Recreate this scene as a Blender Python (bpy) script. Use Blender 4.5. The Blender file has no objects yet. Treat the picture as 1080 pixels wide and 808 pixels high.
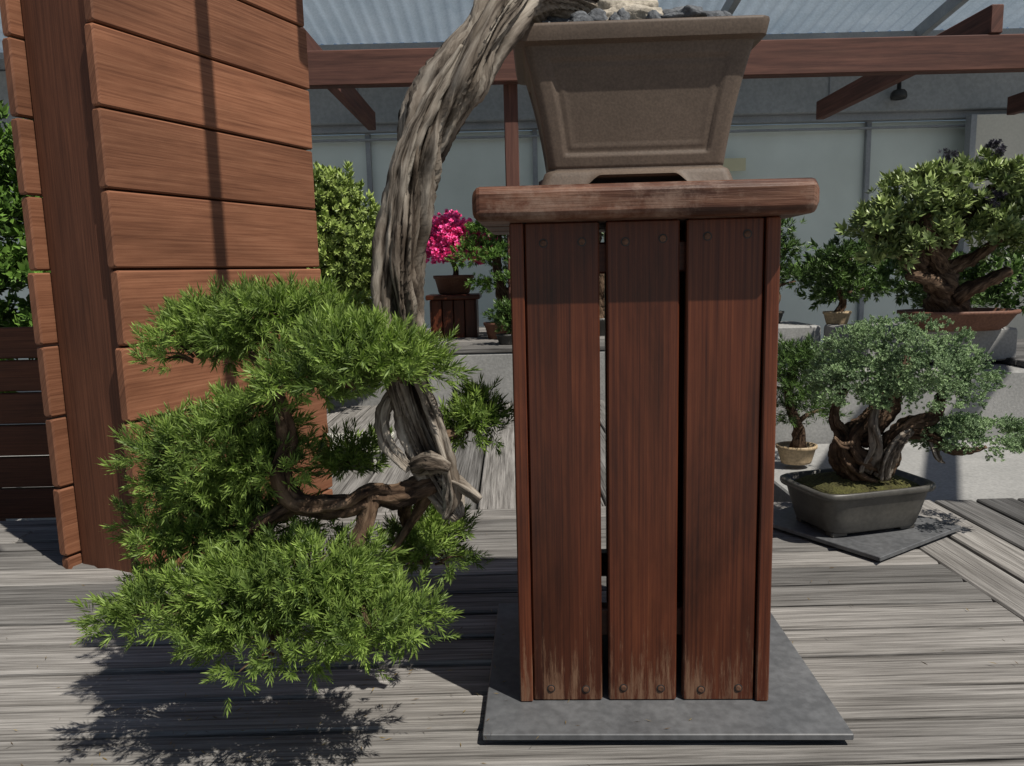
import bpy, math, random
import numpy as np
from mathutils import Vector, Matrix, noise as mnoise
random.seed(7); rng=np.random.default_rng(7)
scene=bpy.context.scene
R=math.radians

# ------------------------------------------------------------------ materials
def newmat(name):
    m=bpy.data.materials.new(name); m.use_nodes=True
    nt=m.node_tree; b=nt.nodes['Principled BSDF']
    return m,nt,b
def N(nt,t,**kw):
    n=nt.nodes.new(t)
    for k,v in kw.items():
        if k in n.inputs: n.inputs[k].default_value=v
        else: setattr(n,k,v)
    return n
def ramp(nt,fac,stops):
    r=nt.nodes.new('ShaderNodeValToRGB')
    e=r.color_ramp.elements
    while len(e)<len(stops): e.new(0.5)
    for i,(p,c) in enumerate(stops):
        e[i].position=p; e[i].color=(c[0],c[1],c[2],1)
    nt.links.new(fac,r.inputs['Fac']); return r.outputs['Color']
def mixc(nt,fac,a,b,mode='MIX'):
    m=nt.nodes.new('ShaderNodeMix'); m.data_type='RGBA'; m.blend_type=mode
    for s,v in ((m.inputs[0],fac),(m.inputs[6],a),(m.inputs[7],b)):
        if isinstance(v,(int,float)): s.default_value=v
        elif isinstance(v,tuple): s.default_value=(v[0],v[1],v[2],1)
        else: nt.links.new(v,s)
    return m.outputs[2]
def wood(name,stops,rough=.7,scale=(2.5,150,1),spec=.3,bump=.35,var=.35,patch=None,coarse=16,blotc=(.66,1.12),crack=None,pamt=.20,wear=None):
    m,nt,b=newmat(name); L=nt.links
    at=N(nt,'ShaderNodeAttribute',attribute_name='bc')
    mp=N(nt,'ShaderNodeMapping'); mp.inputs['Scale'].default_value=scale; L.new(at.outputs['Vector'],mp.inputs['Vector'])
    n1=N(nt,'ShaderNodeTexNoise',Scale=1.0,Detail=9.0,Roughness=.62,Distortion=.12); L.new(mp.outputs[0],n1.inputs['Vector'])
    mp2=N(nt,'ShaderNodeMapping'); mp2.inputs['Scale'].default_value=(1.5,coarse,1); L.new(at.outputs['Vector'],mp2.inputs['Vector'])
    n2=N(nt,'ShaderNodeTexNoise',Scale=1.3,Detail=6.0,Roughness=.65,Distortion=.35); L.new(mp2.outputs[0],n2.inputs['Vector'])
    col=ramp(nt,n1.outputs['Fac'],stops)
    blot=ramp(nt,n2.outputs['Fac'],[(.33,(blotc[0],blotc[0]*.98,blotc[0]*.96)),(.62,(blotc[1],)*3)])
    col=mixc(nt,.9,col,blot,'MULTIPLY')
    sp=N(nt,'ShaderNodeSeparateXYZ'); L.new(at.outputs['Vector'],sp.inputs[0])
    wn=N(nt,'ShaderNodeTexWhiteNoise',noise_dimensions='1D')
    fl=N(nt,'ShaderNodeMath',operation='FLOOR'); L.new(sp.outputs[2],fl.inputs[0]); L.new(fl.outputs[0],wn.inputs['W'])
    bv=ramp(nt,wn.outputs['Value'],[(0,(1-var,1-var,1-var)),(1,(1+var*.45,1+var*.4,1+var*.35))])
    col=mixc(nt,1.0,col,bv,'MULTIPLY')
    hgt=n1.outputs['Fac']
    if wear:
        tc=N(nt,'ShaderNodeTexCoord'); n5=N(nt,'ShaderNodeTexNoise',Scale=9.0,Detail=9.0,Roughness=.75); L.new(tc.outputs['Object'],n5.inputs['Vector'])
        wf=ramp(nt,n5.outputs['Fac'],[(.48,(0,0,0)),(.66,(.75,.75,.75))]); col=mixc(nt,wf,col,wear)
    if crack:
        mp4=N(nt,'ShaderNodeMapping'); mp4.inputs['Scale'].default_value=(1.3,crack,1); L.new(at.outputs['Vector'],mp4.inputs['Vector'])
        n4=N(nt,'ShaderNodeTexNoise',Scale=1.0,Detail=3.0,Roughness=.5); L.new(mp4.outputs[0],n4.inputs['Vector'])
        ck=ramp(nt,n4.outputs['Fac'],[(.27,(.12,.11,.1)),(.33,(1,1,1))]); col=mixc(nt,.9,col,ck,'MULTIPLY')
        mm=N(nt,'ShaderNodeMath',operation='MULTIPLY'); L.new(hgt,mm.inputs[0]); L.new(ck,mm.inputs[1]); hgt=mm.outputs[0]
    if patch:
        pc,z0,z1=patch
        g=N(nt,'ShaderNodeNewGeometry'); s2=N(nt,'ShaderNodeSeparateXYZ'); L.new(g.outputs['Position'],s2.inputs[0])
        mr=N(nt,'ShaderNodeMapRange'); L.new(s2.outputs[2],mr.inputs[0])
        mr.inputs[1].default_value=z0; mr.inputs[2].default_value=z1; mr.inputs[3].default_value=pamt; mr.inputs[4].default_value=-.08
        mp3=N(nt,'ShaderNodeMapping'); mp3.inputs['Scale'].default_value=(6,75,3); L.new(at.outputs['Vector'],mp3.inputs['Vector'])
        n3=N(nt,'ShaderNodeTexNoise',Scale=1.0,Detail=8.0,Roughness=.8); L.new(mp3.outputs[0],n3.inputs['Vector'])
        ad=N(nt,'ShaderNodeMath',operation='ADD'); L.new(mr.outputs[0],ad.inputs[0]); L.new(n3.outputs['Fac'],ad.inputs[1])
        f=ramp(nt,ad.outputs[0],[(.67,(0,0,0)),(.80,(.85,.85,.85))])
        col=mixc(nt,f,col,pc)
    L.new(col,b.inputs['Base Color'])
    rmp=N(nt,'ShaderNodeMapRange'); L.new(n2.outputs['Fac'],rmp.inputs[0]); rmp.inputs[3].default_value=rough-.12; rmp.inputs[4].default_value=rough+.15
    L.new(rmp.outputs[0],b.inputs['Roughness'])
    b.inputs['Specular IOR Level'].default_value=spec
    bp=N(nt,'ShaderNodeBump',Strength=bump,Distance=.003); L.new(hgt,bp.inputs['Height']); L.new(bp.outputs[0],b.inputs['Normal'])
    return m
def stone(name,c1,c2,scale=8,rough=.85,bump=.2,fine=120,stretch=(1,1,1),speck=.25,spec=.3,trans=0):
    m,nt,b=newmat(name); L=nt.links
    tc=N(nt,'ShaderNodeTexCoord'); mp=N(nt,'ShaderNodeMapping'); mp.inputs['Scale'].default_value=stretch
    L.new(tc.outputs['Object'],mp.inputs['Vector'])
    n1=N(nt,'ShaderNodeTexNoise',Scale=float(scale),Detail=8.0,Roughness=.65); L.new(mp.outputs[0],n1.inputs['Vector'])
    n2=N(nt,'ShaderNodeTexNoise',Scale=float(fine),Detail=3.0); L.new(mp.outputs[0],n2.inputs['Vector'])
    col=ramp(nt,n1.outputs['Fac'],[(.3,c1),(.7,c2)])
    sp=ramp(nt,n2.outputs['Fac'],[(.35,(1-speck,)*3),(.65,(1+speck*.4,)*3)])
    col=mixc(nt,1.0,col,sp,'MULTIPLY'); L.new(col,b.inputs['Base Color'])
    b.inputs['Roughness'].default_value=rough; b.inputs['Specular IOR Level'].default_value=spec
    bp=N(nt,'ShaderNodeBump',Strength=bump,Distance=.004); L.new(n2.outputs['Fac'],bp.inputs['Height']); L.new(bp.outputs[0],b.inputs['Normal'])
    if trans:
        tr=N(nt,'ShaderNodeBsdfTranslucent'); L.new(col,tr.inputs['Color']); mx=N(nt,'ShaderNodeMixShader'); mx.inputs[0].default_value=trans
        L.new(b.outputs[0],mx.inputs[1]); L.new(tr.outputs[0],mx.inputs[2]); L.new(mx.outputs[0],nt.nodes['Material Output'].inputs['Surface'])
    return m
def leafmat(name,trans=.3,rough=.5):
    m,nt,b=newmat(name); L=nt.links
    at=N(nt,'ShaderNodeAttribute',attribute_name='tint')
    L.new(at.outputs['Color'],b.inputs['Base Color']); b.inputs['Roughness'].default_value=rough; b.inputs['Specular IOR Level'].default_value=.3
    if trans:
        tr=N(nt,'ShaderNodeBsdfTranslucent'); c=mixc(nt,1.0,at.outputs['Color'],(1.4,1.6,.8),'MULTIPLY'); L.new(c,tr.inputs['Color'])
        mx=N(nt,'ShaderNodeMixShader'); mx.inputs[0].default_value=trans
        L.new(b.outputs[0],mx.inputs[1]); L.new(tr.outputs[0],mx.inputs[2]); L.new(mx.outputs[0],nt.nodes['Material Output'].inputs['Surface'])
    return m
M={}
M['deck']=wood('weathered_deck_wood',[(.3,(.055,.051,.047)),(.45,(.185,.178,.168)),(.65,(.315,.305,.29))],rough=.85,scale=(4,200,1),bump=.9,var=.45,coarse=22,blotc=(.52,1.15),crack=48)
M['deckend']=wood('old_and_shaded_wood',[(.3,(.04,.04,.04)),(.5,(.12,.118,.115)),(.65,(.18,.177,.175))],rough=.8,scale=(4,170,1),bump=.6,var=.4,coarse=20,crack=45)
M['ped']=wood('stained_hardwood',[(.3,(.044,.010,.0045)),(.5,(.086,.022,.009)),(.70,(.130,.038,.015))],rough=.38,scale=(3.0,260,1),bump=.10,var=.26,spec=.38,patch=((.20,.115,.07),.04,.30),coarse=7,blotc=(.38,1.28),pamt=.22)
M['top']=wood('worn_tabletop_wood',[(.3,(.035,.012,.007)),(.48,(.115,.044,.024)),(.66,(.23,.115,.072))],rough=.5,scale=(5,150,1),bump=.7,var=.1,coarse=18,blotc=(.42,1.22),crack=42,wear=(.27,.185,.14))
M['wall']=wood('cedar_wall_wood',[(.25,(.115,.043,.022)),(.5,(.22,.092,.048)),(.72,(.29,.135,.075))],rough=.6,scale=(4,260,1),bump=.25,var=.25,coarse=7,blotc=(.70,1.14))
M['post']=wood('wall_corner_wood',[(.25,(.055,.020,.010)),(.5,(.115,.042,.021)),(.7,(.15,.058,.03))],rough=.65,scale=(4,260,1),bump=.25,var=.1,coarse=9,blotc=(.7,1.15))
M['beam']=wood('pergola_wood',[(.25,(.05,.022,.018)),(.5,(.11,.048,.036)),(.7,(.15,.07,.05))],rough=.7,scale=(2,60,1),bump=.3,var=.2)
M['plate']=stone('slate_metal_plate',(.075,.078,.083),(.135,.138,.142),scale=5,rough=.5,bump=.08,fine=60,speck=.22,spec=.5)
M['pot']=stone('taupe_stoneware',(.092,.068,.051),(.140,.104,.079),scale=5,rough=.58,bump=.06,fine=260,speck=.18)
M['darkpot']=stone('grey_glazed_pot',(.045,.043,.038),(.088,.083,.072),scale=7,rough=.4,bump=.05,fine=90,speck=.18,spec=.5)
M['brownpot']=stone('brown_clay_pot',(.12,.05,.03),(.20,.095,.06),scale=9,rough=.6,bump=.1)
M['tanpot']=stone('tan_glazed_pot',(.38,.28,.16),(.5,.38,.24),scale=9,rough=.5,bump=.05)
M['conc']=stone('concrete',(.25,.25,.24),(.36,.355,.34),scale=3,rough=.9,bump=.2,fine=90,speck=.15)
M['concd']=stone('fascia_concrete',(.23,.25,.26),(.32,.335,.345),scale=1.5,rough=.85,bump=.1,fine=30,speck=.12)
M['ground']=stone('paving',(.30,.29,.28),(.40,.39,.375),scale=.8,rough=.9,bump=.2,fine=60,speck=.2)
M['glass']=stone('frosted_glazing',(.56,.63,.59),(.66,.73,.69),scale=.5,rough=.28,bump=0,fine=3,speck=.05,spec=.6)
M['beige']=stone('plaster_wall',(.50,.49,.43),(.60,.585,.52),scale=1,rough=.85,bump=.1,fine=40,speck=.06)
M['steel']=stone('grey_steel',(.20,.22,.24),(.30,.32,.34),scale=3,rough=.45,bump=0,fine=50,speck=.1,spec=.5)
M['roof']=stone('translucent_corrugated_sheet',(.27,.34,.41),(.36,.43,.50),scale=2,rough=.4,bump=.05,fine=50,speck=.1,trans=.4)
M['rust']=stone('rusty_screw_steel',(.06,.028,.016),(.17,.085,.05),scale=80,rough=.55,bump=.2,fine=300)
M['black']=stone('black_fixture',(.02,.02,.02),(.04,.04,.04),rough=.4,bump=0)
M['soil']=stone('moss_soil',(.035,.03,.012),(.10,.10,.03),scale=25,rough=1,bump=1,fine=180,speck=.4)
M['rock']=stone('blue_grey_rock',(.06,.065,.075),(.17,.18,.19),scale=22,rough=.8,bump=.8,fine=140,speck=.4)
M['paler']=stone('pale_rock',(.30,.26,.20),(.55,.50,.42),scale=14,rough=.8,bump=.8,fine=120,speck=.3)
M['sign']=stone('sign_card',(.55,.53,.35),(.62,.6,.42),rough=.6,bump=0,speck=.02)
M['needle']=leafmat('needle_foliage',.20,.5)
M['needle2']=leafmat('juniper_scale_foliage',0,.6)
M['leaf']=leafmat('broadleaf_foliage',0,.4)
M['petal']=leafmat('azalea_petals',0,.6)
def trunkmat(name,stops,scale=(9,95,95),bump=.9):
    m,nt,b=newmat(name); L=nt.links
    at=N(nt,'ShaderNodeAttribute',attribute_name='bc')
    mp=N(nt,'ShaderNodeMapping'); mp.inputs['Scale'].default_value=scale; L.new(at.outputs['Vector'],mp.inputs['Vector'])
    n1=N(nt,'ShaderNodeTexNoise',Scale=1.0,Detail=8.0,Roughness=.62,Distortion=.5); L.new(mp.outputs[0],n1.inputs['Vector'])
    mp2=N(nt,'ShaderNodeMapping'); mp2.inputs['Scale'].default_value=(5,22,22); L.new(at.outputs['Vector'],mp2.inputs['Vector'])
    n2=N(nt,'ShaderNodeTexNoise',Scale=1.0,Detail=5.0,Roughness=.6); L.new(mp2.outputs[0],n2.inputs['Vector'])
    col=ramp(nt,n1.outputs['Fac'],stops)
    bl=ramp(nt,n2.outputs['Fac'],[(.36,(.34,.27,.21)),(.52,(1,.97,.93))]); col=mixc(nt,.85,col,bl,'MULTIPLY')
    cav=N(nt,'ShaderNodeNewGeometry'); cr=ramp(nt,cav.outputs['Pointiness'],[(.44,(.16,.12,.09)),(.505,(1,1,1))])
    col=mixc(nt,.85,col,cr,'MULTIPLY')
    L.new(col,b.inputs['Base Color']); b.inputs['Roughness'].default_value=.85; b.inputs['Specular IOR Level'].default_value=.2
    bp=N(nt,'ShaderNodeBump',Strength=bump,Distance=.006); L.new(n1.outputs['Fac'],bp.inputs['Height']); L.new(bp.outputs[0],b.inputs['Normal'])
    return m
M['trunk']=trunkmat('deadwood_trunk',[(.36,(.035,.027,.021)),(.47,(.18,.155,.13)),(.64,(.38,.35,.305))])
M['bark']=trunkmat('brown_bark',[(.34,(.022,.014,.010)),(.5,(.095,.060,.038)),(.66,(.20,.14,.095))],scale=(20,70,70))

# ------------------------------------------------------------------ builders
class MB:
    def __init__(s): s.v=[];s.f=[];s.bc=[];s.mi=[];s.sm=[]
    def add(s,vs,fs,bc=None,mi=0,smooth=False):
        o=len(s.v); s.v+= [tuple(v) for v in vs]
        s.bc+= [tuple(b) for b in (bc if bc is not None else vs)]
        for f in fs: s.f.append([i+o for i in f]); s.mi.append(mi); s.sm.append(smooth)
    def board(s,c,size,axis='x',ch=.003,mi=0,rot=None,jit=0,rnd=None):
        sx,sy,sz=size
        if axis=='x': Lx,W,T=sx,sy,sz; B=Matrix(((1,0,0),(0,1,0),(0,0,1)))
        elif axis=='y': Lx,W,T=sy,sx,sz; B=Matrix(((0,-1,0),(1,0,0),(0,0,1)))
        else: Lx,W,T=sz,sx,sy; B=Matrix(((0,1,0),(0,0,1),(1,0,0)))
        if rot is not None: B=rot@B
        if jit: B=Matrix.Rotation(random.gauss(0,jit),3,'Z')@Matrix.Rotation(random.gauss(0,jit),3,'X')@B
        rnd=random.random()*900 if rnd is None else rnd
        def ring(x,ins):
            w=W/2-ins;t=T/2-ins;k=ch
            return [(x,-w+k,-t),(x,w-k,-t),(x,w,-t+k),(x,w,t-k),(x,w-k,t),(x,-w+k,t),(x,-w,t-k),(x,-w,-t+k)]
        rs=ring(-Lx/2,ch)+ring(-Lx/2+ch,0)+ring(Lx/2-ch,0)+ring(Lx/2,ch)
        fs=[]
        for r in range(3):
            for i in range(8):
                j=(i+1)%8; a=r*8
                fs.append([a+i,a+8+i,a+8+j,a+j])
        fs=[f[::-1] for f in fs]
        fs.append(list(range(8))[::-1]); fs.append([24+i for i in range(8)])
        C=Vector(c)
        s.add([C+B@Vector(p) for p in rs],fs,[(p[0],p[1]+p[2]*.7,rnd) for p in rs],mi)
    def tube(s,pts,rad,seg=14,step=.012,ridge=0,twist=8,mi=0,lump=.1,seed=None):
        seed=random.random()*50 if seed is None else seed
        P=[Vector(p) for p in pts]; n=len(P); out=[];rr=[]
        for i in range(n-1):
            p0=P[i-1] if i>0 else P[0]*2-P[1]; p1=P[i];p2=P[i+1]; p3=P[i+2] if i+2<n else P[n-1]*2-P[n-2]
            k=max(2,int((p2-p1).length/step))
            for j in range(k+(1 if i==n-2 else 0)):
                t=j/k
                out.append(.5*((2*p1)+(p2-p0)*t+(2*p0-5*p1+4*p2-p3)*t*t+(3*p1-p0-3*p2+p3)*t**3))
                rr.append(rad[i]*(1-t)+rad[i+1]*t)
        vs=[];bc=[];s_=0;nrm=None
        for i,p in enumerate(out):
            T=(out[min(i+1,len(out)-1)]-out[max(i-1,0)]).normalized()
            if nrm is None: nrm=T.orthogonal().normalized()
            else:
                nrm=(nrm-T*nrm.dot(T)).normalized(); s_+=(p-out[i-1]).length
            bi=T.cross(nrm)
            for a in range(seg):
                th=2*math.pi*a/seg; ph=th+twist*s_
                m=1
                if ridge:
                    c1,s1=math.cos(ph),math.sin(ph)
                    m+=ridge*(.3*math.sin(3*ph+seed+2*mnoise.noise(Vector((seed,s_*6,0))))-.1+.15*math.sin(7*ph+6*mnoise.noise(Vector((0,seed,s_*7)))))
                    m+=ridge*1.6*mnoise.noise(Vector((c1*1.6+seed,s1*1.6,s_*5)))
                    m-=ridge*1.5*max(0,.22-abs(mnoise.noise(Vector((c1*3.0+seed,s1*3.0,s_*4)))))*2.2
                    m+=ridge*.6*mnoise.noise(Vector((c1*8+seed,s1*8,s_*14)))
                m+=lump*mnoise.noise(Vector((math.cos(th)+seed,math.sin(th),s_*25)))
                d=(nrm*math.cos(th)+bi*math.sin(th))
                vs.append(p+d*rr[i]*m); bc.append((s_+seed,math.cos(ph)*rr[i]*1.0+seed,math.sin(ph)*rr[i]))
        fs=[]
        K=len(out)
        for i in range(K-1):
            for a in range(seg):
                b=(a+1)%seg; fs.append([i*seg+a,i*seg+b,(i+1)*seg+b,(i+1)*seg+a])
        fs.append(list(range(seg))[::-1]); fs.append([(K-1)*seg+a for a in range(seg)])
        s.add(vs,fs,bc,mi,True)
    def lathe(s,prof,seg=32,sx=1,sy=1,c=(0,0,0),mi=0,rot=0,sq=2.0):
        vs=[];n=len(prof)
        for r,z in prof:
            for a in range(seg):
                th=2*math.pi*a/seg; ct,st=math.cos(th),math.sin(th)
                q=(abs(ct)**sq+abs(st)**sq)**(-1/sq)
                x=r*q*ct*sx;y=r*q*st*sy
                vs.append((c[0]+x*math.cos(rot)-y*math.sin(rot),c[1]+x*math.sin(rot)+y*math.cos(rot),c[2]+z))
        fs=[]
        for i in range(n-1):
            for a in range(seg):
                b=(a+1)%seg; fs.append([i*seg+a,i*seg+b,(i+1)*seg+b,(i+1)*seg+a])
        fs.append(list(range(seg))[::-1]); fs.append([(n-1)*seg+a for a in range(seg)])
        s.add(vs,fs,None,mi,True)
    def rock(s,c,r,mi=0,sub=3,amp=.35):
        import bmesh
        bm=bmesh.new(); bmesh.ops.create_icosphere(bm,subdivisions=sub,radius=1)
        o=Vector((random.random()*90,)*3); vs=[]
        for v in bm.verts:
            d=v.co.normalized(); k=1+amp*mnoise.noise(d*1.3+o)+amp*.5*mnoise.noise(d*3.5+o)
            vs.append((c[0]+d.x*r[0]*k,c[1]+d.y*r[1]*k,c[2]+d.z*r[2]*k))
        s.add(vs,[[v.index for v in f.verts] for f in bm.faces],None,mi,sub>2); bm.free()
    def obj(s,name,mats,parent=None):
        me=bpy.data.meshes.new(name); me.from_pydata(s.v,[],s.f)
        a=me.attributes.new('bc','FLOAT_VECTOR','POINT'); a.data.foreach_set('vector',np.array(s.bc,dtype=np.float32).ravel())
        for m in mats: me.materials.append(M[m])
        me.polygons.foreach_set('material_index',s.mi); me.polygons.foreach_set('use_smooth',s.sm)
        me.update()
        o=bpy.data.objects.new(name,me); scene.collection.objects.link(o)
        if parent: o.parent=parent
        return o
def empty(name,loc=(0,0,0),rz=0):
    e=bpy.data.objects.new(name,None); scene.collection.objects.link(e); e.location=loc; e.rotation_euler=(0,0,rz); e.empty_display_size=.1
    return e
def npmesh(name,verts,quads,cols,mat,parent=None):
    me=bpy.data.meshes.new(name); nv=len(verts);nq=len(quads)
    me.vertices.add(nv); me.vertices.foreach_set('co',verts.astype(np.float32).ravel())
    me.loops.add(nq*4); me.loops.foreach_set('vertex_index',quads.astype(np.int32).ravel())
    me.polygons.add(nq); me.polygons.foreach_set('loop_start',np.arange(0,nq*4,4,dtype=np.int32))
    me.update(calc_edges=True)
    a=me.attributes.new('tint','FLOAT_COLOR','POINT')
    c4=np.ones((nv,4),dtype=np.float32); c4[:,:3]=cols; a.data.foreach_set('color',c4.ravel())
    me.materials.append(M[mat]); o=bpy.data.objects.new(name,me); scene.collection.objects.link(o)
    if parent: o.parent=parent
    return o
def nz(a): return a/np.maximum(np.linalg.norm(a,axis=-1,keepdims=True),1e-9)
def sprig(n,Ls,ln,w,spread=.9,fold=0):
    V=[];T=[]
    for i in range(n):
        t=(i+.5)/n; th=i*2.4+rng.uniform(-.3,.3); z=Ls*t
        rad=np.array([math.cos(th),math.sin(th),0]); sp=spread*(1.15-.75*t)+rng.uniform(-.15,.15)
        d=rad*math.sin(sp)+np.array([0,0,math.cos(sp)]); l=ln*(.7+.5*rng.random())*(1-.25*t)
        side=np.cross(d,rad+np.array([0,0,.01])); side=side/np.linalg.norm(side)
        up=np.cross(side,d)
        b=np.array([0,0,z]); ww=w*(.8+.4*rng.random())
        bend=np.array([0,0,1])*l*.12
        V+= [b, b+d*l*.45+side*ww/2+up*fold*ww, b+d*l+bend, b+d*l*.45-side*ww/2+up*fold*ww]
        T+= [0,.5,1,.5]
    return np.array(V),np.array(T)
def scatter(name,P,D,S,templates,dark,light,tip,mat,parent=None,var=None):
    P=np.array(P);D=nz(np.array(D));S=np.array(S);n=len(P)
    ref=nz(rng.normal(size=(n,3))); X=nz(np.cross(D,ref)); Y=np.cross(D,X)
    Rm=np.stack([X,Y,D],axis=2)
    which=rng.integers(0,len(templates),n); VV=[];CC=[]
    dark=np.array(dark);light=np.array(light);tip=np.array(tip)
    for k,(tv,tt) in enumerate(templates):
        idx=np.where(which==k)[0]
        if len(idx)==0: continue
        v=np.einsum('nij,mj->nmi',Rm[idx],tv)*S[idx][:,None,None]+P[idx][:,None,:]
        f=(var[idx] if var is not None else rng.random(len(idx)))[:,None,None]
        c=dark*(1-f)+light*f
        tq=tt[None,:,None]
        c=c*(1-.5*tq)+ (c*.5+tip*.5*(.35+.65*f))*tq*.9
        leafj=1+.4*(rng.random((len(idx),len(tt)//4))-.5); c=c*np.repeat(leafj,4,axis=1)[:,:,None]
        VV.append(v.reshape(-1,3));CC.append(c.reshape(-1,3))
    V=np.concatenate(VV);C=np.concatenate(CC)
    q=np.arange(len(V)).reshape(-1,4)
    return npmesh(name,V,q,C,mat,parent)
def pads_points(pads,cr,per,size,up=.6,low=-.35,rand=.45,flat=1.0,inn=.62):
    P=[];D=[];S=[];Vv=[];CL=[]
    for (c,r,nc) in pads:
        c=np.array(c);r=np.array(r)
        k=0
        while k<nc:
            d=nz(rng.normal(size=3))
            if d[2]<low: continue
            k+=1
            cc=c+r*d*rng.uniform(inn,1.04)*(1+.16*math.sin(d[0]*7+d[1]*5+c[0]*30)); CL.append(cc)
            base=rng.random()
            m=int(per*rng.uniform(.6,1.3))
            off=np.clip(rng.normal(size=(m,3)),-1.7,1.7)*cr*np.array([1,1,.6*flat])
            p=cc+off
            dd=nz((p-c)/r**1.3*r.mean())*1.0+np.array([0,0,up])+rng.normal(size=(m,3))*rand
            P.append(p);D.append(dd);S.append(rng.uniform(.65,1.2,m)*size);Vv.append(np.clip(base*.75+rng.random(m)*.35,0,1))
    return np.concatenate(P),np.concatenate(D),np.concatenate(S),np.concatenate(Vv),CL

# ------------------------------------------------------------------ ground
g=MB(); s=60
g.add([(-s,-s,-.65),(s,-s,-.65),(s,s,-.65),(-s,s,-.65)],[[0,1,2,3]]); g.obj('ground',['ground'])

# ------------------------------------------------------------------ deck
d=MB(); y=.42; 
while y<2.33:
    cuts=[-3.2,random.choice([-1.9,-1.5,-2.3]),1.085]
    for a,b in zip(cuts[:-1],cuts[1:]):
        d.board(((a+b)/2+.001,y+.05,-.015+random.gauss(0,.0015)),(b-a-.005,.098,.03),'x',ch=.005,jit=.0014)
    y+=.11
for yy in (.5,1.4,2.2): d.board((-1,yy,-.09),(4.2,.06,.1),'x',mi=1)
for i in range(9):
    d.board((1.15+i*.135,1.4,-.017),(.122,1.95,.03),'y',ch=.004,mi=0 if i<2 else 1,jit=.001)  # outer boards take a darker wood, so their shadow is in the colour
for i in range(14):
    d.board((-1.05+i*.142,3.42,-.02),(.132,2.08,.03),'y',ch=.004,jit=.001)
for xx in (-3,-1.5,0,1.5): d.board((xx,1.4,-.40),(.1,1.8,.48),'y',mi=1)
for xx in (-.9,0,.8): d.board((xx,3.4,-.34),(.1,1.9,.58),'y',mi=1)
d.obj('timber_deck',['deck','deckend'])
P=[];D=[];S=[]
for i in range(420):
    r=random.random()
    if r<.7: x=random.gauss(-.42,.28); yy=random.gauss(1.2,.22)
    else: x=random.uniform(-1.2,1.05); yy=random.uniform(.8,2.2)
    z=.003
    if -.06<x<.55 and 1.1<yy<1.62: z=.026
    P.append((x,yy,z)); a=random.random()*6.28; D.append((math.cos(a),math.sin(a),.05)); S.append(random.uniform(.6,1.2))
nd=(np.array([[0,0,0],[.0009,0,.007],[0,.0004,.015],[-.0009,0,.007]]),np.array([0,.5,1,.5]))
scatter('fallen_needles',P,D,S,[nd],(.10,.06,.03),(.24,.17,.06),(.25,.2,.08),'leaf')

# ------------------------------------------------------------------ base plate
RZ=R(-2.2)
pl=MB(); pl.board((0,0,0),(.59,.49,.011),'x',ch=.0015)
for a in(-.25,.25):
    for b in(-.2,.2): pl.board((a,b,-.0115),(.05,.05,.012),'x',ch=.001)
o=pl.obj('slate_base_plate',['plate']); o.location=(.243,1.362,.0185); o.rotation_euler=(0,0,RZ)

# ------------------------------------------------------------------ pedestal
pe=empty('wooden_pedestal',(.220,1.385,.0245),RZ)
Wd,Dp,H=.424,.35,.812
m=MB()
for sx in(-1,1): m.board((sx*(Wd/2-.011),0,H/2),(.022,Dp,H),'z',ch=.002)
m.obj('side_panels',['ped'],pe)
m=MB(); xs=-Wd/2+.0235; FW=(.118,.115,.120)
for w in FW:
    m.board((xs+w/2,-Dp/2+.0145,H/2),(w,.02,H),'z',ch=.0025); xs+=w+.0115
xs=-Wd/2+.0235
for w in(.143,.106,.104):
    m.board((xs+w/2,Dp/2-.0145,H/2),(w,.02,H),'z',ch=.0025); xs+=w+.0115
m.obj('front_and_back_slats',['ped'],pe)
m=MB()
for z in(.13,.755):
    for yy in(-Dp/2+.045,Dp/2-.045): m.board((0,yy,z),(Wd-.046,.03,.05),'x')
m.obj('inner_rails',['ped'],pe)
m=MB(); m2=MB(); xs=-Wd/2+.0235
for w in FW:
    for z in(.022,H-.03):
        for fx in(.24,.77):
            cx=xs+w*fx+random.gauss(0,.002); cz=z+random.gauss(0,.002)
            for mb,cy,prof in ((m2,-Dp/2+.0043,((.0072,0),(.0070,-.0006))),(m,-Dp/2+.0037,((.0054,0),(.005,-.0012),(.003,-.0018)))):
                vs=[];fs=[]
                for r,dy in prof:
                    for a in range(14): th=a*math.pi/7; vs.append((cx+r*math.cos(th),cy+dy,cz+r*math.sin(th)))
                for q in range(len(prof)-1):
                    for a in range(14): b=(a+1)%14; fs.append([q*14+a,q*14+b,q*14+14+b,q*14+14+a])
                fs.append([(len(prof)-1)*14+a for a in range(14)]); mb.add(vs,fs)
    xs+=w+.0115
m.obj('screws',['rust'],pe); m2.obj('screw_recess_shade',['black'],pe)  # m2: flat black discs standing in for the shade around sunk screw heads
m=MB()
for (yy,w) in((-.157,.142),(-.010,.144),(.137,.146)):
    m.board((-.006,yy,H+.0265),(.520,w,.052),'x',ch=.009)
o=m.obj('table_top',['top'],pe)
o.modifiers.new('b','BEVEL').width=.003

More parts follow.
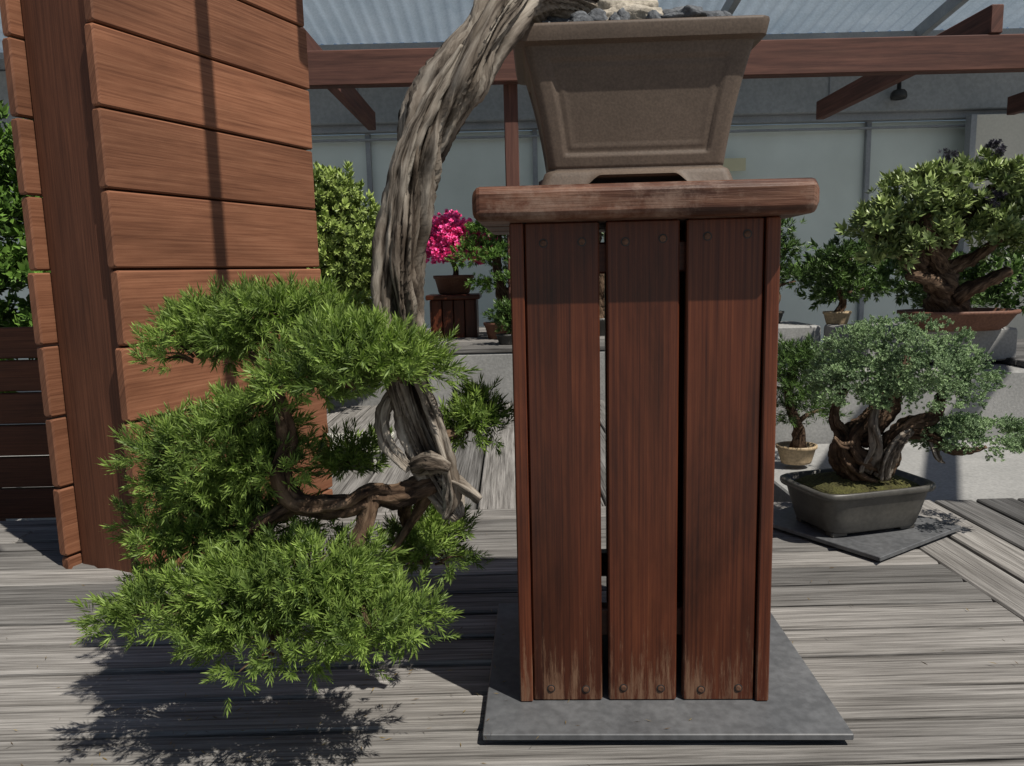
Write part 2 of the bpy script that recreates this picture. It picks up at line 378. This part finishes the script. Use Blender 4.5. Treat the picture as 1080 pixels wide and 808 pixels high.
# ------------------------------------------------------------------ main pot
def rrect(hw,hd,r,n):
    pts=[]
    def seg(a,b,k):
        for i in range(k): t=i/k; pts.append((a[0]+(b[0]-a[0])*t,a[1]+(b[1]-a[1])*t))
    def arc(cx,cy,a0,k=6):
        for i in range(k): a=a0+math.pi/2*i/k; pts.append((cx+r*math.cos(a),cy+r*math.sin(a)))
    seg((-hw+r,-hd),(hw-r,-hd),n); arc(hw-r,-hd+r,-math.pi/2)
    seg((hw,-hd+r),(hw,hd-r),n); arc(hw-r,hd-r,0)
    seg((hw-r,hd),(-hw+r,hd),n); arc(-hw+r,hd-r,math.pi/2)
    seg((-hw,hd-r),(-hw,-hd+r),n); arc(-hw+r,-hd+r,math.pi)
    return pts
def sstep(a,b,x): t=min(1,max(0,(x-a)/(b-a))); return t*t*(3-2*t)
pp=empty('bonsai_pot',(.218,1.388,.892),RZ)
pm=MB(); n=72
prof=[]
for k in range(5): t=k/4; prof.append((0.0+t*.028,.162-t*.010,.114-t*.010,'skirt'))
prof+= [(.030,.150,.102,''),(.033,.1445,.0965,''),(.036,.144,.096,'')]
for k in range(51): t=k/50; prof.append((.037+t*.185,.145+t*.038-.004*math.sin(t*3.14),.097+t*.030,'body'))
prof+= [(.2235,.186,.130,''),(.2245,.194,.138,''),(.226,.1975,.1415,''),(.231,.1985,.1425,''),(.246,.2015,.1455,''),(.250,.201,.145,''),(.252,.198,.142,''),(.2525,.190,.134,''),(.250,.178,.122,''),(.232,.174,.118,''),(.231,.01,.01,'')]
rings=[]
for (z,hw,hd,tag) in prof:
    pts=rrect(hw,hd,.014 if hw>.05 else .004,n); ring=[]
    for i,(x,yy) in enumerate(pts):
        zz=z
        side=i//(n+6); j=i%(n+6)
        u=j/n if j<n else -1
        if tag=='skirt' and u>=0:
            arch=sstep(.20,.30,u)*(1-sstep(.70,.80,u)); arch2=sstep(.12,.2,u)*(1-sstep(.8,.88,u))
            zz=z+(.028-z)*(.62*arch+.18*arch2)
        if tag=='body' and u>=0:
            t=(z-.037)/.185
            def box(a,b,c,d,w): return sstep(a,a+w,u)*(1-sstep(b-w,b,u))*sstep(c,c+w*1.3,t)*(1-sstep(d-w*1.3,d,t))
            ins=box(.055,.945,.10,.90,.018)
            bead=box(.085,.915,.15,.85,.016)-box(.105,.895,.18,.82,.016)
            dx=.004*ins-.0012*bead
            if side==0: yy+=dx
            elif side==1: x-=dx
            elif side==2: yy-=dx
            else: x+=dx
        ring.append((x,yy,zz))
    rings.append(ring)
q=len(rings[0]); vs=[v for r in rings for v in r]; fs=[]
for i in range(len(rings)-1):
    for a in range(q):
        b=(a+1)%q; fs.append([i*q+a,i*q+b,(i+1)*q+b,(i+1)*q+a])
fs.append([(len(rings)-1)*q+a for a in range(q)])
pm.add(vs,fs,None,0,True)
pm.board((0,0,.027),(.285,.19,.012),'x')
for a in(-1,1):
    for b in(-1,1): pm.board((a*.128,b*.082,.012),(.045,.042,.0235),'x',ch=.006)
po=pm.obj('pot_body',['pot'],pp)
es=po.modifiers.new('e','EDGE_SPLIT'); es.split_angle=R(50)
sm=MB()
vs=[];fs=[];G=24
for i in range(G+1):
    for j in range(G+1):
        x=-.176+.352*i/G; yy=-.12+.24*j/G
        e=min(1,4*min(i/G,1-i/G,j/G,1-j/G))
        vs.append((x,yy,.234+.022*e+.008*mnoise.noise(Vector((x*30,yy*30,0)))))
for i in range(G):
    for j in range(G): a=i*(G+1)+j; fs.append([a,a+G+1,a+G+2,a+1])
sm.add(vs,fs,None,0,True); sm.obj('soil',['soil'],pp)
rk=empty('pot_rocks',(.218,1.388,.892),RZ)
a_=MB(); a_.rock((-.01,-.065,.272),(.058,.03,.028),0,4); a_.rock((-.02,-.03,.295),(.05,.03,.04),0,4); a_.obj('pale_stones',['paler'],rk)
b_=MB()
for i in range(34):
    x=random.uniform(-.17,.165); b_.rock((x,random.uniform(-.11,-.02),.258+random.uniform(-.003,.014)),(random.uniform(.012,.026),)*2+(random.uniform(.009,.02),),0,3)
b_.rock((.07,-.05,.275),(.035,.025,.022),0,4); b_.rock((.12,-.06,.268),(.032,.02,.018),0,4)
b_.rock((-.13,-.05,.272),(.035,.022,.022),0,4)
b_.obj('blue_grey_stones',['rock'],rk)

# ------------------------------------------------------------------ cascading bonsai
bt=empty('cascading_bonsai_tree')
t=MB()
tp=[(.20,1.40,1.12),(.13,1.37,1.20),(.05,1.29,1.212),(.0,1.22,1.150),(-.050,1.2,1.083),(-.096,1.2,1.015),(-.134,1.2,.9325),(-.156,1.2,.833),(-.174,1.2,.731),(-.170,1.2,.626),(-.158,1.2,.533),(-.134,1.19,.454),(-.105,1.18,.395),(-.090,1.17,.372)]
tr=[.043,.044,.040,.040,.040,.042,.041,.037,.033,.029,.027,.025,.019,.008]
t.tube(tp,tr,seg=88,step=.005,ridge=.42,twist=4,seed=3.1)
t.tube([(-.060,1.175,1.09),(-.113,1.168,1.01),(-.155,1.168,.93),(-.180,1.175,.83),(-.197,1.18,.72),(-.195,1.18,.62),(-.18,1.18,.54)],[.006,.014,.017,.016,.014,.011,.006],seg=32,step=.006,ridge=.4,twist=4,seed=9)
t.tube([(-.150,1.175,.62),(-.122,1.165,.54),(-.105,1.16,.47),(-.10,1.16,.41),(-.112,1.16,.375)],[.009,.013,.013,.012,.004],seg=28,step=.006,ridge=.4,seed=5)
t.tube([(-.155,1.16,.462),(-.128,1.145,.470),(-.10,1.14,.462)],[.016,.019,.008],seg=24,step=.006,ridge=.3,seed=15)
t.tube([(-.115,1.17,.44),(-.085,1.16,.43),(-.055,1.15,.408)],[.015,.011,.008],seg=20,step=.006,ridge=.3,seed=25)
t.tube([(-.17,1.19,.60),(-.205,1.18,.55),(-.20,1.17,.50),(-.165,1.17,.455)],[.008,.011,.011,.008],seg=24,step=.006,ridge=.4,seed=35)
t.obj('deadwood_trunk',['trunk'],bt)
b=MB()
def br(pts,rad,**k): b.tube(pts,rad,seg=k.get('seg',24),step=.007,ridge=k.get('ridge',.35),lump=.2)
br([(-.13,1.18,.43),(-.178,1.17,.416),(-.225,1.16,.418),(-.265,1.15,.405),(-.343,1.15,.41),(-.366,1.15,.46),(-.352,1.16,.51),(-.37,1.18,.58),(-.42,1.22,.64)],[.022,.023,.021,.018,.016,.015,.013,.010,.006])
br([(-.343,1.15,.41),(-.40,1.14,.38),(-.46,1.15,.345),(-.53,1.18,.33)],[.014,.012,.009,.005])
br([(-.225,1.16,.418),(-.235,1.14,.37),(-.27,1.12,.32),(-.33,1.11,.28)],[.014,.011,.010,.006])
br([(-.27,1.12,.32),(-.24,1.09,.27),(-.22,1.08,.23)],[.008,.006,.004])
br([(-.33,1.11,.28),(-.41,1.10,.26),(-.49,1.10,.245)],[.008,.006,.004])
br([(-.185,1.2,.62),(-.24,1.17,.60),(-.28,1.14,.62),(-.25,1.12,.66)],[.014,.012,.009,.005])
br([(-.24,1.17,.60),(-.33,1.2,.62),(-.42,1.28,.66),(-.48,1.3,.68)],[.013,.011,.009,.005])
br([(-.366,1.15,.46),(-.42,1.17,.48),(-.48,1.2,.49)],[.010,.008,.005])
br([(-.145,1.2,.50),(-.11,1.25,.49),(-.07,1.3,.50)],[.010,.008,.005])
br([(-.16,1.2,.43),(-.19,1.25,.36),(-.18,1.3,.29),(-.16,1.3,.24)],[.013,.011,.008,.004])
br([(-.13,1.19,.42),(-.17,1.2,.36),(-.205,1.19,.31)],[.010,.008,.005])
pads=[((-.430,1.30,.672),(.145,.10,.050),76),((-.37,1.27,.705),(.09,.07,.025),26),((-.52,1.28,.64),(.08,.07,.035),28),
((-.225,1.12,.640),(.095,.075,.038),52),((-.30,1.14,.605),(.07,.06,.035),24),((-.17,1.12,.62),(.055,.05,.028),14),
((-.475,1.2,.490),(.105,.09,.048),46),((-.39,1.18,.46),(.07,.05,.035),18),((-.52,1.2,.435),(.075,.07,.030),22),((-.42,1.19,.54),(.06,.05,.03),14),
((-.535,1.25,.350),(.105,.09,.038),40),((-.42,1.22,.355),(.08,.07,.035),22),
((-.485,1.12,.265),(.130,.10,.040),58),((-.325,1.12,.310),(.11,.09,.045),50),((-.235,1.09,.245),(.10,.085,.038),42),((-.36,1.07,.225),(.12,.07,.036),42),((-.42,1.09,.30),(.07,.06,.03),18),
((-.067,1.30,.500),(.055,.04,.042),24),((-.155,1.3,.27),(.068,.05,.055),32),((-.280,1.3,.440),(.05,.04,.03),14)]
P,D,S,V,CL=pads_points(pads,.018,12,.92,up=.55,low=-.5,rand=.55)
for cc in CL:
    if random.random()<.5:
        pc=min(pads,key=lambda q:sum((cc[i]-q[0][i])**2 for i in range(3)))[0]
        c0=Vector(pc)*.7+Vector(cc)*.3; c0.z-=.015
        b.tube([c0,(c0+Vector(cc))/2+Vector((0,0,.006)),cc],[.0028,.002,.0012],seg=5,step=.02)
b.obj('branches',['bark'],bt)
tm=[sprig(19,.026,.021,.0029,spread=.95) for _ in range(6)]
scatter('needle_foliage',P,D,S,tm,(.020,.052,.012),(.150,.235,.045),(.44,.53,.14),'needle',bt,V)

# ------------------------------------------------------------------ timber wall (left)
wd=Vector((.41,.912,0)).normalized(); wn=Vector((wd.y,-wd.x,0)); ang=math.atan2(wd.y,wd.x)
RW=Matrix.Rotation(ang,3,'Z')
we=empty('timber_wall')
core=MB(); base=Vector((-.956,1.865,0))
def wpt(sv,nv,z): return base+wd*sv+wn*nv+Vector((0,0,z))
core.board(wpt(.385,-.145,1.3),(.74,.228,2.7),'z',ch=.003,rot=RW)
core.obj('corner_post',['post'],we)
f=MB()
for k in range(-1,13):
    z=.03+.19*k
    f.board(wpt(.39+random.gauss(0,.003),-.012+random.gauss(0,.0012),z+.095),(.78,.030,.184),'x',ch=.004,rot=RW)
    f.board(wpt(.38+random.gauss(0,.004),-.278,z+.095),(.80,.030,.184),'x',ch=.004,rot=RW)
    f.board(wpt(.775,-.145,z+.095),(.03,.228,.184),'x',ch=.003,rot=RW)
f.obj('siding_boards',['wall'],we)
lf=empty('timber_fence'); f=MB()
for k in range(6): f.board((-2.1,2.75,-.05+.12*k),(1.9,.035,.112),'x',ch=.004)
for xx in(-2.9,-2.0,-1.25): f.board((xx,2.80,.2),(.07,.06,.9),'z')
f.obj('fence_boards',['post'],lf)

# ------------------------------------------------------------------ pergola
pg=empty('timber_pergola'); f=MB()
f.board((1.9,5.0,2.045),(7.6,.09,.21),'x',ch=.006)
f.board((-1.4,5.05,2.02),(1.8,.07,.1),'x',ch=.006)
f.board((.035,5.1,1.1),(.09,.09,1.7),'z',ch=.006)
f.board((-1.55,5.1,1.1),(.09,.09,2.1),'z',ch=.006)
f.board((5.4,5.1,1.0),(.09,.09,2.6),'z',ch=.006)
for xx in(-1.3,0.4,3.05,4.9): f.board((xx,6.3,2.24),(.08,2.7,.17),'y',ch=.006)
f.board((3.05,4.35,1.98),(.08,1.5,.17),'y',ch=.006,rot=Matrix.Rotation(R(-28),3,'Z'))
f.obj('beams_and_posts',['beam'],pg)
rf=MB(); rd=Vector((.42,-.38,0)).normalized(); ra=math.atan2(rd.y,rd.x); RR=Matrix.Rotation(ra,3,'Z')
for off,le in ((0,2.0),(.42,1.0),(-.55,1.3)):
    c=Vector((-.76,1.93+.20,2.62))+Vector((.41,.91,0))*off+rd*(le/2-.35)
    rf.board(c,(le,.045,.12),'x',rot=RR)
rf.board((-1.25,2.3,2.75),(.07,3.6,.12),'y',rot=Matrix.Rotation(R(-24),3,'Z'))
rf.obj('overhead_rafters',['beam'],pg)
rf=MB()
for k in range(4): rf.board((2.9+.42*k,2.35,2.7),(.05,2.6,.12),'y',rot=Matrix.Rotation(R(-30),3,'Z'))
rf.obj('rear_rafters',['beam'],pg)

# ------------------------------------------------------------------ background building
bd=empty('glazed_pavilion_building'); f=MB(); Y=8.2
f.board((0,Y+.1,.70),(22,.05,3.06),'x',mi=0)
for i in range(-5,7):
    f.board((i*1.75+.3,Y+.05,.75),(.05,.06,3.0),'z',mi=1)
f.board((0,Y,2.265),(22,.12,.07),'x',mi=1); f.board((0,Y,2.16),(22,.05,.02),'x',mi=1)
f.board((0,Y-.02,2.60),(22,.25,.60),'x',mi=2,ch=.01)
f.board((0,Y-.25,2.94),(22,.5,.06),'x',mi=1)
f.board((0,Y-.1,-.45),(22,.3,.4),'x',mi=2)
f.board((5.6,Y-.2,.75),(1.7,.1,2.95),'z',mi=3)
f.board((4.72,Y-.22,.75),(.06,.1,2.95),'z',mi=1)
for i in range(-4,5): f.board((i*2.4+.9,Y-.155,2.6),(.012,.02,.58),'z',mi=1)
f.obj('facade',['glass','steel','concd','beige'],bd)
f=MB()
vs=[];fs=[];K=420
for i in range(K+1):
    x=-9+18*i/K; z=.022*math.sin(x*2*math.pi/.13)
    vs.append((x,Y-.3,3.02+z)); vs.append((x,Y-2.6,3.34+z))
for i in range(K): fs.append([2*i,2*i+1,2*i+3,2*i+2])
f.add(vs,fs,None,0,True)
for i in range(-3,4): f.board((i*2.0,Y-1.45,3.08),(.06,2.4,.12),'y',mi=1,rot=Matrix.Rotation(R(-8),3,'X'))
f.obj('corrugated_roof',['roof','steel'],bd)
def spot(x,y,z):
    e=empty('spot_light_fixture',(x,y,z)); q=MB()
    q.lathe([(.02,.10),(.022,.02),(.055,.015),(.075,-.01),(.08,-.05),(.07,-.07),(.05,-.06)],seg=20); q.obj('lamp_housing',['black'],e)
for x,z in((-.72,2.42),(1.0,2.46),(3.95,2.46),(3.4,3.0)): spot(x,Y-.26,z)
sg=MB(); sg.board((2.32,Y-.02,1.82),(.36,.01,.13),'x',ch=.001); sg.obj('notice_sign',['sign'])

# ------------------------------------------------------------------ back benches
bn=empty('concrete_bench'); f=MB()
f.board((-.2,5.5,-.02),(3.6,1.9,.60),'x',ch=.01)
f.obj('bench_body',['conc'],bn); f=MB()
for k in range(12): f.board((-.2,4.62+k*.155,.297),(3.64,.145,.03),'x',ch=.004)
f.obj('bench_slats',['deck'],bn)
bn2=empty('concrete_bench'); f=MB()
f.board((2.6,3.85,-.18),(3.2,1.1,.92),'x',ch=.01)
f.board((2.0,3.75,.375),(.7,.5,.15),'x',ch=.008); f.board((1.35,4.1,.38),(.5,.4,.14),'x',ch=.008)
f.obj('bench_body',['conc'],bn2); f=MB()
for k in range(7): f.board((3.25,3.36+k*.15,.298),(1.9,.14,.03),'x',ch=.004)
f.obj('bench_slats',['deckend'],bn2)
sl=MB(); sl.board((2.1,2.83,-.06),(2.3,.88,.08),'x',ch=.006); sl.board((2.1,2.83,-.36),(2.0,.6,.52),'x'); sl.obj('concrete_slab_table',['conc'])
ls=MB(); ls.board((-.72,3.05,.085),(.42,.30,.02),'x',ch=.004)
for a in(-.18,.18):
    for c in(-.12,.12): ls.board((-.72+a,3.05+c,.035),(.03,.03,.078),'z')
ls.obj('low_display_stand',['beige'])

# ------------------------------------------------------------------ right juniper bonsai
o=MB(); o.board((0,0,.008),(.40,.40,.012),'x',ch=.0015); o.board((0,0,-.001),(.3,.3,.006),'x'); p2=o.obj('slate_base_plate',['plate']); p2.location=(.985,2.12,.006); p2.rotation_euler=(0,0,R(33))
jp=empty('rectangular_bonsai_pot',(.975,2.1,.021),R(14)); f=MB()
for a in(-1,1):
    for c in(-1,1): f.board((a*.11,c*.068,.007),(.05,.03,.016),'x',ch=.003)
f.lathe([(.138,.012),(.144,.018),(.156,.06),(.168,.108),(.172,.112),(.182,.114),(.185,.120),(.184,.130),(.178,.133),(.168,.131),(.164,.118),(.02,.117)],seg=96,sx=1.02,sy=.68,sq=6.0)
f.obj('pot_body',['darkpot'],jp); f=MB()
f.lathe([(.163,.118),(.14,.130),(.10,.140),(.06,.148),(.01,.152)],seg=40,sy=.66,sq=4); f.obj('moss_mound',['soil'],jp)
jt=empty('juniper_bonsai_tree',(.03,0,0)); f=MB()
def T2(p,r,**k): f.tube(p,r,seg=32,step=.007,ridge=.45,twist=8,lump=.2,mi=k.get('mi',0))
T2([(1.00,2.10,.165),(.955,2.08,.20),(.915,2.07,.24),(.91,2.07,.28),(.96,2.08,.315),(1.01,2.09,.36),(1.05,2.1,.43),(1.08,2.1,.50)],[.050,.052,.045,.038,.034,.028,.02,.01])
T2([(.95,2.08,.155),(.91,2.06,.195),(.875,2.05,.245),(.885,2.06,.29),(.86,2.06,.33),(.87,2.07,.38),(.90,2.07,.43)],[.032,.036,.028,.022,.016,.012,.007])
T2([(1.01,2.08,.17),(1.025,2.06,.22),(1.01,2.05,.27),(1.06,2.05,.32),(1.13,2.06,.335),(1.16,2.08,.38),(1.18,2.09,.44)],[.030,.03,.025,.022,.017,.013,.007])
T2([(1.04,2.06,.30),(1.11,2.04,.29),(1.17,2.04,.25),(1.23,2.05,.24),(1.28,2.05,.25)],[.018,.015,.013,.010,.005])
T2([(.93,2.04,.20),(.955,2.01,.27),(.94,2.0,.34),(.97,2.02,.41)],[.020,.017,.012,.006],mi=1)
T2([(.985,2.03,.175),(.985,2.01,.23),(1.01,2.0,.285),(1.05,2.01,.31)],[.018,.018,.013,.006],mi=1)
T2([(1.12,2.04,.28),(1.13,2.02,.23),(1.15,2.02,.215)],[.010,.008,.002],mi=1)
T2([(.90,2.03,.27),(.86,2.01,.275),(.835,2.0,.30)],[.012,.009,.003])
f.obj('trunk',['bark','trunk'],jt)
jp_=[((1.045,2.1,.470),(.20,.17,.128),280),((.935,2.08,.425),(.12,.11,.075),85),((1.17,2.1,.435),(.12,.11,.085),80),((1.05,2.03,.40),(.17,.10,.035),60),
((1.25,2.06,.270),(.15,.11,.055),130),((1.18,2.04,.295),(.07,.07,.035),28)]
P,D,S,V,_=pads_points(jp_,.011,19,.80,up=.25,low=-.4,rand=.6,inn=.87)
tm=[sprig(13,.010,.0085,.0040,spread=1.1) for _ in range(4)]
scatter('foliage',P,D,S,tm,(.09,.15,.075),(.24,.34,.16),(.42,.54,.30),'needle2',jt,V)

# ------------------------------------------------------------------ rhododendron-like bonsai (right back)
rh=empty('rhododendron_bonsai_tree',(.06,0,0)); f=MB()
def T3(p,r): f.tube(p,r,seg=16,step=.015,ridge=.35,lump=.25)
T3([(1.95,3.5,.50),(1.93,3.5,.60),(1.90,3.5,.70),(1.88,3.5,.80),(1.9,3.5,.95)],[.10,.075,.065,.045,.02])
for pts in ([(1.9,3.5,.66),(1.78,3.48,.74),(1.66,3.47,.84),(1.55,3.46,.9)],[(1.9,3.5,.70),(2.02,3.48,.76),(2.16,3.47,.86),(2.28,3.46,.92)],[(1.9,3.48,.72),(1.8,3.4,.85),(1.76,3.38,1.0)],[(1.9,3.5,.78),(2.0,3.48,.93),(2.1,3.45,1.08)],[(1.92,3.45,.62),(1.8,3.4,.68),(1.7,3.38,.70)],[(1.95,3.45,.60),(2.05,3.4,.66),(2.15,3.38,.72)],[(1.8,3.45,.74),(1.72,3.42,.88),(1.7,3.4,1.0)]):
    T3(pts,[.04,.03,.02,.01][:len(pts)])
f.obj('trunk',['bark'],rh)
rp=[((1.62,3.45,.92),(.15,.14,.09),30),((1.78,3.45,1.05),(.17,.16,.10),42),((2.04,3.45,1.10),(.20,.17,.11),52),((2.22,3.45,.96),(.16,.15,.10),34),((1.93,3.40,.94),(.20,.12,.09),36),((2.27,3.45,.82),(.10,.09,.04),12),((1.64,3.42,.80),(.09,.08,.05),12),((1.80,3.36,.86),(.12,.08,.05),14),((2.08,3.36,.88),(.12,.08,.05),14)]
P,D,S,V,_=pads_points(rp,.030,6,.9,up=.9,low=-.5,rand=.45)
tm=[sprig(11,.018,.050,.018,spread=1.25,fold=.15) for _ in range(4)]
scatter('foliage',P,D,S,tm,(.04,.08,.018),(.22,.30,.09),(.58,.62,.29),'leaf',rh,V)
# faded flower heads at the crown
fp=[((2.26,3.38,1.17),(.045,.045,.05),26),((2.03,3.36,1.23),(.03,.03,.03),12),((2.02,3.3,1.02),(.03,.02,.03),10),((1.82,3.34,1.20),(.025,.02,.02),8)]
P,D,S,V,_=pads_points(fp,.010,8,.5,up=.2,low=-1,rand=.6)
scatter('faded_flower_heads',P,D,S,[sprig(12,.014,.03,.010,spread=1.3) for _ in range(2)],(.02,.02,.028),(.07,.065,.085),(.13,.12,.15),'leaf',rh,V)
hp=empty('clay_bonsai_pot',(2.06,3.5,.45)); f=MB()
f.lathe([(.17,0),(.20,.02),(.235,.07),(.25,.075),(.25,.09),(.23,.09),(.22,.07),(.02,.08)],seg=40,sy=.65,sq=3); f.obj('pot_body',['brownpot'],hp)

# ------------------------------------------------------------------ generic small potted bonsai
tl=[sprig(12,.02,.032,.008,spread=1.1) for _ in range(3)]
tn=[sprig(16,.03,.03,.004,spread=1.0) for _ in range(3)]
def small_tree(name,x,y,z,h,w,mat='darkpot',dark=(.018,.042,.010),light=(.07,.13,.03),tip=(.16,.24,.06),tm=tl,n=60,pr=.07,lean=.0,leafm='leaf',tiers=3,per=9):
    e=empty(name,(x,y,z)); f=MB()
    f.lathe([(pr*.75,0),(pr*.8,.01),(pr*.97,pr*.75),(pr*1.05,pr*.8),(pr*1.05,pr*.95),(pr*.95,pr*.95),(pr*.9,pr*.8),(.01,pr*.85)],seg=28,sy=.8); f.obj('pot',[mat],e)
    f=MB(); b0=pr*.7
    f.tube([(0,0,b0),(lean*.3+.02,0,b0+h*.2),(lean*.6-.02,0,b0+h*.5),(lean,0,b0+h*.8)],[.035*h/.45,.026*h/.45,.018*h/.45,.008],seg=12,step=.02,ridge=.2,lump=.3)
    pads=[]
    for k in range(tiers):
        t=(k+.6)/tiers; zz=b0+h*(.25+.7*t); sd=(-1)**k
        ww=w*(1-.45*t); cx=lean*t+sd*w*.25*(1-t)
        pads.append(((cx,0,zz),(ww*.5,ww*.42,h*.5/tiers*.75),int(n/tiers)))
        f.tube([(lean*t*.8,0,b0+h*(.2+.6*t)-.03),(cx*.8,0,zz-.02),(cx+sd*ww*.25,0,zz)],[.012,.009,.004],seg=7,step=.03)
    f.obj('trunk',['bark'],e)
    P,D,S,V,_=pads_points(pads,.03,per,1.0,up=.6,low=-.5)
    scatter('foliage',P,D,S,tm,dark,light,tip,leafm,e,V); return e
small_tree('small_bonsai_tree',1.10,2.88,.0,.40,.26,'tanpot',n=70,pr=.075,tm=tn,lean=-.03)
small_tree('small_bonsai_tree',1.72,4.0,.45,.34,.30,'tanpot',n=60,lean=.03)
small_tree('small_bonsai_tree',1.42,4.15,.45,.50,.30,'darkpot',n=70,tiers=4)
small_tree('small_bonsai_tree',2.35,4.2,.32,.42,.36,'brownpot',n=60)
small_tree('shrub_bonsai_tree',-.06,5.2,.31,.78,.66,'brownpot',n=150,dark=(.03,.07,.015),light=(.10,.19,.03),tip=(.2,.32,.07),pr=.12,tiers=3)
small_tree('small_bonsai_tree',-.02,4.75,.312,.20,.16,'darkpot',n=30,pr=.07)
small_tree('small_bonsai_tree',-.85,5.0,.312,.30,.26,'darkpot',n=40,pr=.07)
small_tree('shrub_bonsai_tree',.62,5.3,.31,1.0,.75,'darkpot',n=130,pr=.13,tiers=3)
az=empty('azalea_stand',(-.40,5.5,.312)); f=MB()
for k in range(4): f.board((-.118+k*.079,-.14,.13),(.072,.02,.27),'z')
for sx in(-1,1): f.board((sx*.155,0,.13),(.02,.30,.27),'z')
f.board((0,.14,.13),(.29,.02,.27),'z'); f.board((0,0,.285),(.38,.36,.035),'x',ch=.006); f.obj('stand_body',['ped'],az)
aa=small_tree('azalea_bonsai_tree',-.40,5.5,.617,.34,.42,'brownpot',dark=(.55,.02,.22),light=(.85,.05,.42),tip=(.9,.14,.5),n=4,leafm='petal',pr=.14,tiers=1)
P,D,S,V,_=pads_points([((0.04,-.02,.35),(.25,.20,.13),210),((-.02,-.02,.43),(.18,.15,.11),80),((0.05,-.05,.29),(.24,.16,.09),90)],.022,9,1.0,up=.4,low=-.6)
scatter('blossom',P,D,S*.9,[sprig(9,.012,.028,.026,spread=1.2) for _ in range(3)],(.85,.07,.32),(.93,.15,.45),(.97,.30,.60),'petal',aa,V)

# ------------------------------------------------------------------ shrubs / hedges
def bush(name,pads,tm,dark,light,tip,per=9,cr=.06):
    P,D,S,V,_=pads_points(pads,cr,per,1.0,up=.5,low=-.7)
    return scatter(name,P,D,S,tm,dark,light,tip,'leaf',None,V)
tb=[sprig(12,.05,.06,.026,spread=1.1) for _ in range(3)]
tbs=[sprig(12,.03,.04,.016,spread=1.1) for _ in range(3)]
bush('background_shrub',[((-.98,4.3,.95),(.26,.25,.38),240),((-.80,4.3,.80),(.22,.22,.25),120),((-1.1,4.3,.5),(.3,.25,.4),100)],tbs,(.06,.10,.02),(.24,.32,.07),(.52,.6,.22),cr=.05)
bush('garden_hedge',[((-2.6,3.9,.8),(.6,.35,.8),260),((-3.3,3.8,1.0),(.6,.4,.8),160),((-1.9,4.2,.3),(.4,.3,.6),100)],tb,(.02,.05,.01),(.08,.16,.025),(.22,.34,.07))
bush('potted_foliage',[((2.7,5.6,.70),(.5,.3,.25),80),((3.6,5.4,.6),(.5,.3,.25),70)],tb,(.02,.045,.012),(.07,.13,.03),(.16,.24,.06))

# ------------------------------------------------------------------ camera, sun, sky
cam=bpy.data.cameras.new('camera'); co=bpy.data.objects.new('camera',cam); scene.collection.objects.link(co)
cam.lens=26.67; cam.sensor_width=36; cam.clip_start=.02; cam.clip_end=300
co.matrix_world=Matrix.Translation((0,0,.76))@Matrix.Rotation(R(90-8.3),4,'X')@Matrix.Rotation(R(-1.37),4,'Z')
scene.camera=co
sv=Vector((.40,-.36,.845)).normalized()
su=bpy.data.lights.new('sun','SUN'); su.energy=5.0; su.angle=R(.5); su.color=(1,.95,.87)
so=bpy.data.objects.new('sun',su); scene.collection.objects.link(so); so.rotation_euler=sv.to_track_quat('Z','Y').to_euler()
w=bpy.data.worlds.new('World'); scene.world=w; w.use_nodes=True; nt=w.node_tree
sky=nt.nodes.new('ShaderNodeTexSky'); sky.sky_type='NISHITA'; sky.sun_disc=False
sky.sun_elevation=math.asin(sv.z); sky.sun_rotation=math.atan2(sv.x,sv.y)
bg=nt.nodes['Background']; nt.links.new(sky.outputs[0],bg.inputs['Color']); bg.inputs['Strength'].default_value=.052
scene.view_settings.view_transform='Standard'; scene.view_settings.look='None'; scene.view_settings.exposure=0
